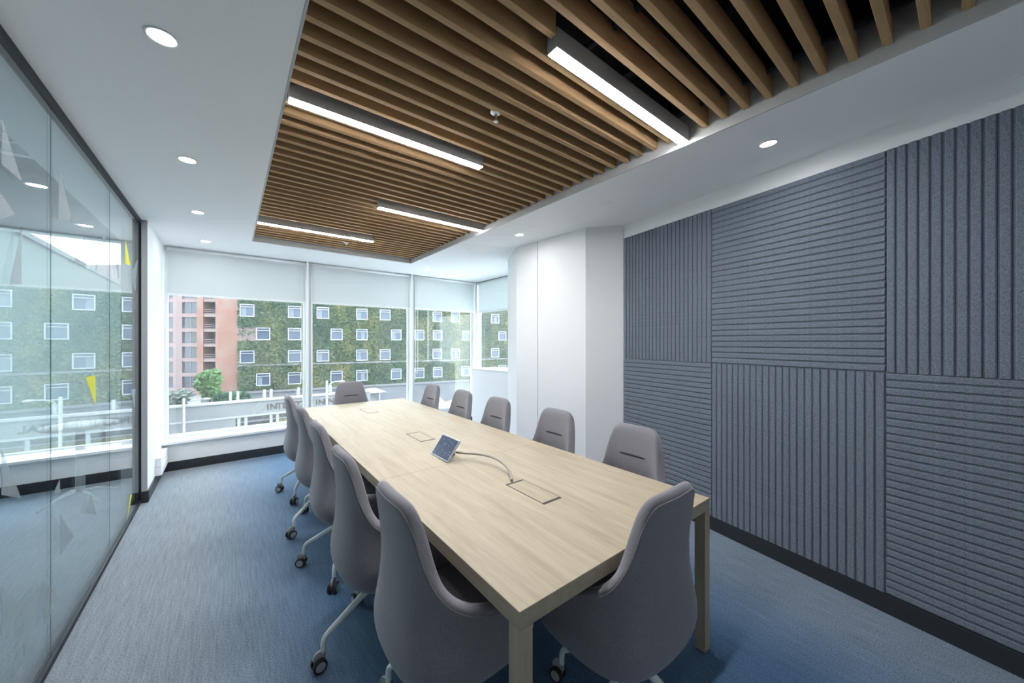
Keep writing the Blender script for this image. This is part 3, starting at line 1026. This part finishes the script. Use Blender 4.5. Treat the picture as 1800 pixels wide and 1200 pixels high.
# ------------------------------------------------------------------ blinds, cabinet, trunking
def blind(x0, x1, lab, chain_x, side=False):
    b = empty('roller_blind', (0, 0, 0)); tag(b, lab, 'blind', 'half lowered roller blinds')
    zb = 2.065
    if not side:
        Y = 5.845
        MB().tube([(x0, Y + .02, CZ - .035), (x1, Y + .02, CZ - .035)], .026, 14).build('roller_tube', M['frame'], b)
        box('fabric', (x0 + .008, Y - .001, zb), (x1 - .008, Y + .001, CZ - .02), M['blind'], b)
        box('bottom_bar', (x0 + .006, Y - .007, zb - .014), (x1 - .006, Y + .007, zb + .012), M['frame'], b, .003)
        pts = [(chain_x - .018, Y - .022, CZ - .05)] + [(chain_x - .02, Y - .022, z) for z in (2.0, 1.4, 1.02)] + [(chain_x - .012, Y - .022, .975), (chain_x, Y - .022, .965), (chain_x + .012, Y - .022, .975)] + [(chain_x + .02, Y - .022, z) for z in (1.02, 1.4, 2.0)] + [(chain_x + .018, Y - .022, CZ - .05)]
        MB().tube(pts, .0028, 6).build('pull_chain', M['frame'], b)
    else:
        X = 3.765
        MB().tube([(X - .0, x0, CZ - .035), (X - .0, x1, CZ - .035)], .022, 14).build('roller_tube', M['frame'], b)
        box('fabric', (X - .021, x0 + .008, zb), (X - .019, x1 - .008, CZ - .02), M['blind'], b)
        box('bottom_bar', (X - .026, x0 + .006, zb - .014), (X - .014, x1 - .006, zb + .012), M['frame'], b, .003)
    return b
blind(GX + .077, MUL[0] - .035, 'pale roller blind of the window beside the return wall', MUL[0] - .07)
blind(MUL[0] + .035, MUL[1] - .035, 'pale roller blind of the middle window', MUL[1] - .07)
blind(MUL[1] + .035, 3.675, 'pale roller blind of the window at the glazed corner', MUL[1] + .07)
blind(4.17, 5.80, 'pale roller blind of the side window', 0, True)

lc = empty('low_cabinet', (3.28, 4.65, 0)); tag(lc, 'white waist high cabinet between pier and glazed corner', 'cabinet')
poly = [(3.235, 5.20), (3.345, 4.13), (3.73, 4.16), (3.73, 5.20)]
MB().prism([(x - 3.28, y - 4.65) for x, y in poly], .0, 1.035).build('body', M['white'], lc, .003)
poly = [(3.228, 5.207), (3.338, 4.125), (3.735, 4.155), (3.735, 5.207)]
MB().prism([(x - 3.28, y - 4.65) for x, y in poly], 1.036, 1.055).build('top', M['sill'], lc, .003)

ct = empty('cable_trunking', (GX + .052, 5.22, .10)); tag(ct, 'white boxed trunking low on the narrow return wall', 'trunking')
box('trunking_body', (0, 0, .006), (.052, .46, .095), M['white'], ct, .003)
box('trunking_lid', (0, 0, .099), (.050, .46, .19), M['white'], ct, .003)
MB().box((.052, .10, .02), (.056, .18, .075)).build('socket_plate', M['lamp_white'], ct, .002)

# ------------------------------------------------------------------ outside
def xplain(name, col, *a, **k):
    return plain(name, tuple(c * 0.78 for c in col), *a, **k)
GZ = -8.6
X = {}
X['pave'] = xplain('pale_paving', (0.24, 0.25, 0.26), 0.9, vary=.12, vscale=.4)
X['render'] = xplain('pale_render', (0.22, 0.225, 0.235), 0.8, vary=.06, vscale=.6)
X['pink'] = xplain('pink_render', (0.24, 0.172, 0.175), 0.85, vary=.08, vscale=.4)
X['brick'] = brick_mat('orange_brick', (0.165, 0.066, 0.045), (0.205, 0.092, 0.068), 1.6)
X['ivywall'] = xplain('planted_wall_backing', (0.05, 0.065, 0.035), 0.95, vary=.5, vscale=.5)
X['leaf'] = leaf_mat('ivy_leaves')
X['winframe'] = xplain('hotel_window_frame', (0.46, 0.49, 0.53), 0.5)
X['winglass'] = xplain('hotel_window_glass', (0.06, 0.085, 0.14), 0.15)
X['curtain'] = xplain('hotel_curtain', (0.18, 0.21, 0.26), 0.9)
X['darkglass'] = xplain('apartment_glass', (0.06, 0.065, 0.085), 0.2)
X['drape'] = xplain('apartment_drape', (0.11, 0.105, 0.11), 0.9)
X['rail'] = xplain('railing_grey', (0.18, 0.18, 0.20), 0.5)
X['stone'] = xplain('grey_plinth', (0.15, 0.155, 0.18), 0.85, vary=.2, vscale=.6)
X['greywall'] = xplain('grey_green_render', (0.17, 0.20, 0.20), 0.9, vary=.06, vscale=.3)
X['whitemetal'] = xplain('white_metal', (0.36, 0.37, 0.39), 0.4)
X['letter'] = xplain('letter_bronze', (0.045, 0.038, 0.03), 0.5)
X['yellow'] = xplain('yellow_boards', (0.33, 0.30, 0.15), 0.8, vary=.2, vscale=1.0)
X['bark'] = xplain('bark', (0.10, 0.07, 0.05), 0.9)
X['shade'] = xplain('garage_grey', (0.14, 0.145, 0.15), 0.9)

struct(box('ground', (-60, 7.5, GZ - .2), (90, 120, GZ), X['pave']), 'pale street and paving outside')

# hotel with planted facade
fa = math.atan2(-.16597, .98613)
ht = empty('hotel_building', (1.83, 56.7, GZ), fa); tag(ht, 'hotel with planted green facade and rows of white framed windows', 'building')
SL, SR, TOP = -0.90, 60.0, 14.0
MB().box((SL, 0, 0), (SR, 8, TOP - GZ)).build('planted_wall', X['ivywall'], ht)
MB().box((-2.95, .0, 0), (SL, 8, TOP - GZ)).build('brick_end_wall', X['brick'], ht)
MB().box((SL + .01, -.06, 1.55 - GZ), (.9, 0, 3.35 - GZ)).build('bare_plaster_patch', X['pink'], ht)
MB().box((SL - .05, -.35, -1.62 - GZ), (SR, 0, -1.42 - GZ)).build('ledge', X['rail'], ht)
MB().box((SL - 1.0, -.6, -5.05 - GZ), (SR, 0, -4.8 - GZ)).build('ledge', X['rail'], ht)
MB().box((-4.5, -.4, 0), (SR, 0, -5.05 - GZ)).build('plinth', X['stone'], ht)
WS = {5.45: [0, 5.15, 8.5, 13.5, 16.7, 24.65, 27.7, 34.9, 39.9], 2.5: [1.68, 5.15, 10.2, 13.5, 18.3, 21.8, 24.7, 29.65, 36.3],
      -.45: [0, 5.15, 8.5, 13.5, 16.7, 24.65, 27.7, 34.9, 39.9], -3.4: [1.68, 5.15, 10.2, 13.5, 18.3, 21.8, 24.7, 29.4, 36.3], 8.4: [1.68, 5.15, 10.2, 13.5, 18.3, 24.7, 29.6]}
wf = MB()
for (a, b, c, d) in ((-.76, -.66, -.80, .80), (.66, .76, -.80, .80), (-.66, .66, -.80, -.70), (-.66, .66, .70, .80), (-.66, .66, .40, .46)):
    wf.box((a, -.22, c), (b, .05, d))
wf_me = wf.mesh('window', X['winframe'])
gl_me = MB().box((-.66, -.02, -.70), (.66, .02, .70)).mesh('pane', X['winglass'])
cu_me = MB().box((-.60, -.06, -.70), (-.12, -.03, .38)).mesh('curtain', X['curtain'])
holes = []
for z, ss in WS.items():
    for s in ss:
        w = link('window', wf_me, ht); w.location = (s, 0, z - GZ)
        link('pane', gl_me, w)
        if random.random() < .5:
            c = link('curtain', cu_me, w); c.location = (random.choice((0, .5)), 0, 0)
        holes.append((s, z))
# ivy: leaf tufts over the planted wall
mb = MB(); rnd = random.Random(3)
vs_, fs_ = [], []
cnt = 0
while cnt < 46000:
    s = SL + 52 * rnd.random() ** 1.25
    z = -4.75 + 15.0 * rnd.random()
    if s < 1.0 and 1.5 < z < 3.4 and rnd.random() < .93: continue
    if any(abs(s - hs) < .86 and abs(z - hz) < .90 for hs, hz in holes): continue
    r = .09 + .13 * rnd.random()
    y = -.05 - .30 * rnd.random()
    a = rnd.random() * 6.28; t = rnd.uniform(-.9, .9); q = rnd.uniform(-.9, .9)
    ux, uz = math.cos(a) * r, math.sin(a) * r
    k = len(vs_)
    vs_ += [(s - ux, y - t * r, z - uz - GZ), (s - uz * .6, y + q * r, z + ux * .6 - GZ), (s + ux, y + t * r, z + uz - GZ), (s + uz * .6, y - q * r, z - ux * .6 - GZ)]
    fs_.append((k, k + 1, k + 2, k + 3)); cnt += 1
me = bpy.data.meshes.new('ivy'); me.from_pydata(vs_, [], fs_); me.materials.append(X['leaf']); me.update()
iv = link('ivy', me, ht); iv['kind'] = 'stuff'

# pink apartment block
ap = empty('apartment_building', (-5.1, 90.5, GZ), -YAW); tag(ap, 'pink apartment block with a grid of dark windows beside the hotel', 'building')
def L(lat): return lat + 60.0
rows = [11.74, 8.93, 6.12, 3.31, .50, -2.31, -5.12]
cols_ = [(-71.4, -68.6), (-67.8, -64.1 - .9), (-64.9 + .0, -64.1)]
colsA = [(-74.6, -71.6), (-70.4, -67.5), (-66.7, -64.1), (-62.4, -59.6)]
MB().box((L(-80), .35, 0), (L(-59.0), 9, 16 - GZ)).build('rear_wall', X['shade'], ap)
xs = [-80] + [q for c in colsA for q in c] + [-59.0]
for i in range(0, len(xs), 2):
    MB().box((L(xs[i]), 0, 0), (L(xs[i + 1]), .35, 16 - GZ)).build('pier', X['pink'], ap)
zz = [GZ] + sorted([q for r in rows for q in (r - 2.1, r)]) + [16]
for i in range(0, len(zz), 2):
    for (a, b) in colsA:
        MB().box((L(a), .02, zz[i] - GZ), (L(b), .35, zz[i + 1] - GZ)).build('spandrel', X['pink'], ap)
for (a, b) in colsA:
    for r in rows:
        w = MB().box((L(a), .28, r - 2.1 - GZ), (L(b), .33, r - GZ)).build('window', X['darkglass'], ap)
        m_ = MB().box((L((a + b) / 2) - .05, .2, r - 2.1 - GZ), (L((a + b) / 2) + .05, .28, r - GZ))
        m_.build('mullion', X['rail'], w)
        if rnd.random() < .7:
            h = (b - a) * rnd.uniform(.25, .7); x0 = rnd.choice((a, b - h))
            MB().box((L(x0), .22, r - 2.0 - GZ), (L(x0 + h), .26, r - .05 - GZ)).build('drape', X['drape'], w)
        rl = MB()
        for q in (.25, .5): rl.box((L(a), .1, r - 2.1 + q - GZ), (L(b), .14, r - 2.06 + q - GZ))
        rl.build('railing', X['rail'], w)
# brick balcony tower of that block
MB().box((L(-59.0), -.6, 0), (L(-57.9), 9, 16 - GZ)).build('brick_pier', X['brick'], ap)
MB().box((L(-55.6), -.6, 0), (L(-50), 9, 16 - GZ)).build('brick_pier', X['brick'], ap)
MB().box((L(-57.9), 1.4, 0), (L(-55.6), 2, 16 - GZ)).build('balcony_back', X['darkglass'], ap)
for r in rows:
    MB().box((L(-57.9), -.5, r + .02 - GZ), (L(-55.6), 1.4, r + .55 - GZ)).build('balcony_slab', X['pink'], ap)
    rl = MB()
    for q in (.1, .45, .8): rl.box((L(-57.9), -.5, r - 2.26 + q - GZ), (L(-55.6), -.44, r - 2.2 + q - GZ))
    rl.build('railing', X['rail'], ap)

# plain building beyond the neighbouring room
gb = empty('grey_building', (-6.0, 26, GZ)); tag(gb, 'plain grey green building seen through the glass partition', 'building')
MB().box((-12, -15, 0), (0, 16, 5.4 - GZ)).build('side_wall', X['greywall'], gb)
MB().box((-12.1, -15.1, 5.4 - GZ), (.1, 16.1, 5.6 - GZ)).build('parapet', X['render'], gb)

# entrance canopy with lettering
cp = empty('entrance_canopy', (0, 32, GZ)); tag(cp, 'long white entrance canopy with raised lettering', 'canopy')
FZ0, FZ1 = -3.76 - GZ, -2.82 - GZ
box('fascia', (-5.8, 0, FZ0), (9.6, .4, FZ1), X['render'], cp)
box('fascia_cap', (-5.85, -.12, FZ1), (9.7, .5, FZ1 + .12), X['whitemetal'], cp)
box('fascia_foot', (-5.85, -.10, FZ0 - .12), (9.7, .4, FZ0), X['whitemetal'], cp)
box('roof_deck', (-5.8, .4, FZ1 - .3), (9.6, 1.7, FZ1 - .1), X['pave'], cp)
box('rear_wall', (-5.8, 3.4, 0), (9.6, 3.7, FZ0), X['shade'], cp)
box('side_block', (-5.8, -.05, 0), (.35, 2.0, FZ0 - .12), X['render'], cp)
for x in (.55, .95, 2.45, 2.85, 5.2, 7.4, 9.3):
    box('column', (x - .09, 0, 0), (x + .09, .3, FZ0 - .12), X['whitemetal'], cp)
box('rail_beam', (.35, .05, -4.3 - GZ), (9.6, .2, -4.2 - GZ), X['rail'], cp)
for i in range(16):
    x = 2.9 + i * .44
    box('board', (x, 1.2, 0), (x + .40, 1.26, -4.55 - GZ), X['yellow'], cp)
for i, x in enumerate((.0, .42, 2.0, 2.42, 4.2, 6.5)):
    mb = MB(); mb.add([(x, .5, FZ1 + .12), (x + .16, .5, FZ1 + .12), (x + .16, 1.6, FZ1 + .12), (x, 1.6, FZ1 + .12), (x, .5, FZ1 + .75), (x + .16, .5, FZ1 + .75)],
           [(0, 3, 2, 1), (0, 1, 5, 4), (1, 2, 5), (0, 4, 3), (2, 3, 4, 5)])
    mb.build('roof_fin', X['whitemetal'], cp)
def letter_mesh(chr_):
    cu = bpy.data.curves.new('letter', 'FONT'); cu.body = chr_; cu.size = .62; cu.extrude = .03; cu.align_x = 'CENTER'; cu.resolution_u = 3
    o = bpy.data.objects.new('letter_tmp', cu); COL.objects.link(o)
    bpy.context.view_layer.update()
    me = bpy.data.meshes.new_from_object(o.evaluated_get(bpy.context.evaluated_depsgraph_get()))
    bpy.data.objects.remove(o); bpy.data.curves.remove(cu)
    me.materials.clear(); me.materials.append(X['letter'])
    return me
lm = {}
for i, c in enumerate('INTERCONTINENTAL'):
    if c not in lm: lm[c] = letter_mesh(c)
    o = link('letter', lm[c], cp); o.location = (2.25 + i * .355, -.035, FZ0 + .25); o.rotation_euler = (PI / 2, 0, 0)

def lamp_post(x, y, top, lab):
    e = empty('lamp_post', (x, y, GZ)); tag(e, lab, 'street lamp', 'white lamp posts')
    h = top - GZ
    MB().lathe([(.12, 0), (.11, .3), (.085, .35), (.075, h)], seg=12).build('pole', X['whitemetal'], e)
    MB().tube([(0, 0, h - .75), (.25, 0, h - .25), (.55, 0, h - .12), (1.1, 0, h - .1)], .04, 8).build('arm', X['whitemetal'], e)
    MB().lathe([(.05, .08), (.20, .03), (.22, -.03), (.05, -.06)], c=(1.1, 0, h - .12), seg=12).build('lamp_head', X['whitemetal'], e)
lamp_post(-2.25, 30.6, -2.1, 'white lamp post left of the canopy lettering')
lamp_post(6.0, 31.0, -1.55, 'white lamp post standing in front of the canopy lettering')

# trees and hedges
def bush(name, lab, loc, rad, n, group, trunk=0.0, leaf=.16, cat='tree'):
    e = empty(name, loc); tag(e, lab, cat, group)
    rr = random.Random(int(loc[0] * 100))
    lobes = [(rr.uniform(-.5, .5), rr.uniform(-.3, .3), rr.uniform(-.5, .5), rr.uniform(.42, .7)) for _ in range(9)]
    v_, f_ = [], []
    for _ in range(n):
        d = Vector((rr.gauss(0, 1), rr.gauss(0, 1), rr.gauss(0, 1))).normalized() * (rr.random() ** .4)
        lx, ly, lz, ls = rr.choice(lobes)
        p = Vector(((lx + d.x * ls) * rad[0], (ly + d.y * ls) * rad[1], (lz + d.z * ls) * rad[2] + trunk + rad[2]))
        a = Vector((rr.gauss(0, 1), rr.gauss(0, 1), rr.gauss(0, 1))).normalized() * leaf
        b = a.orthogonal().normalized() * leaf * .7
        k = len(v_)
        v_ += [p - a, p + b, p + a, p - b]; f_.append((k, k + 1, k + 2, k + 3))
    me = bpy.data.meshes.new('foliage'); me.from_pydata(v_, [], f_); me.materials.append(X['leafb']); me.update()
    f = link('foliage', me, e); f['kind'] = 'stuff'
    MB().tube([(0, 0, -.0), (.03, 0, (trunk + rad[2]) * .5), (0, 0, trunk + rad[2])], .08, 8).build('trunk', X['bark'], e)
X['leafb'] = xplain('bright_leaves', (0.09, 0.19, 0.05), 0.7, vary=.35, vscale=1.2)
bush('small_tree', 'small bright green tree in front of the brick tower', (-1.5, 46.5, -5.38), (1.1, 1.1, 1.4), 1500, None, 1.3, .22)
X['leafb'] = xplain('dark_leaves', (0.05, 0.12, 0.06), 0.7, vary=.35, vscale=1.2)
bush('clipped_shrub', 'dark shrub at the foot of the bright green tree', (.2, 44.75, -5.38), (1.6, .45, .8), 1300, None, .4, .2, 'shrub')
X['leafb'] = xplain('grey_leaves', (0.15, 0.18, 0.16), 0.7, vary=.35, vscale=1.2)
bush('clipped_shrub', 'pale grey shrub left of the bright green tree', (-4.2, 45.5, -5.38), (1.6, 1.0, 1.0), 1200, None, .4, .2, 'shrub')
# terrace on which they grow
tr_ = empty('planted_terrace', (0, 44, GZ)); tag(tr_, 'grey stone terrace carrying the shrubs', 'terrace')
box('terrace_wall', (-10, 0, 0), (2.0, 4, -5.4 - GZ), X['stone'], tr_)
box('coping', (-10, -.1, -5.56 - GZ), (2.0, -.001, -5.38 - GZ), X['render'], tr_)

# little pavilion and tents down in the street
kb = empty('white_kiosk', (12.2, 40, GZ)); tag(kb, 'little white kiosk with flared roof below the green facade', 'kiosk')
for sx in (-.6, .6):
    for sy in (-.5, .5): box('kiosk_post', (sx - .07, sy - .07, 0), (sx + .07, sy + .07, -3.9 - GZ), X['whitemetal'], kb)
box('kiosk_wall', (-.5, -.3, 0), (.5, .4, -3.95 - GZ), X['render'], kb)
mb = MB(); zr = -3.95 - GZ
mb.add([(-1.2, -1, zr), (1.2, -1, zr), (1.2, 1, zr), (-1.2, 1, zr), (-.35, -.3, zr + .4), (.35, -.3, zr + .4), (.35, .3, zr + .4), (-.35, .3, zr + .4)],
       [(0, 3, 2, 1), (4, 5, 6, 7), (0, 1, 5, 4), (1, 2, 6, 5), (2, 3, 7, 6), (3, 0, 4, 7)])
mb.build('kiosk_roof', X['whitemetal'], kb)
for i, (x, lab) in enumerate(((19.6, 'white pyramid tent nearer the middle window'), (24.0, 'white pyramid tent nearer the glazed corner'))):
    t = empty('pyramid_tent', (x, 40, GZ)); tag(t, lab, 'tent', 'white street tents')
    zc = -6.3 - GZ
    MB().add([(-1.9, -1.9, zc), (1.9, -1.9, zc), (1.9, 1.9, zc), (-1.9, 1.9, zc), (-.8, -.8, zc + .6), (.8, -.8, zc + .6), (.8, .8, zc + .6), (-.8, .8, zc + .6), (0, 0, zc + 1.7)],
             [(0, 1, 5, 4), (1, 2, 6, 5), (2, 3, 7, 6), (3, 0, 4, 7), (4, 5, 8), (5, 6, 8), (6, 7, 8), (7, 4, 8), (0, 3, 2, 1)]).build('tent_roof', X['whitemetal'], t)
    for sx in (-1.8, 1.8):
        for sy in (-1.8, 1.8): MB().tube([(sx, sy, 0), (sx, sy, zc)], .05, 8).build('tent_pole', X['whitemetal'], t)
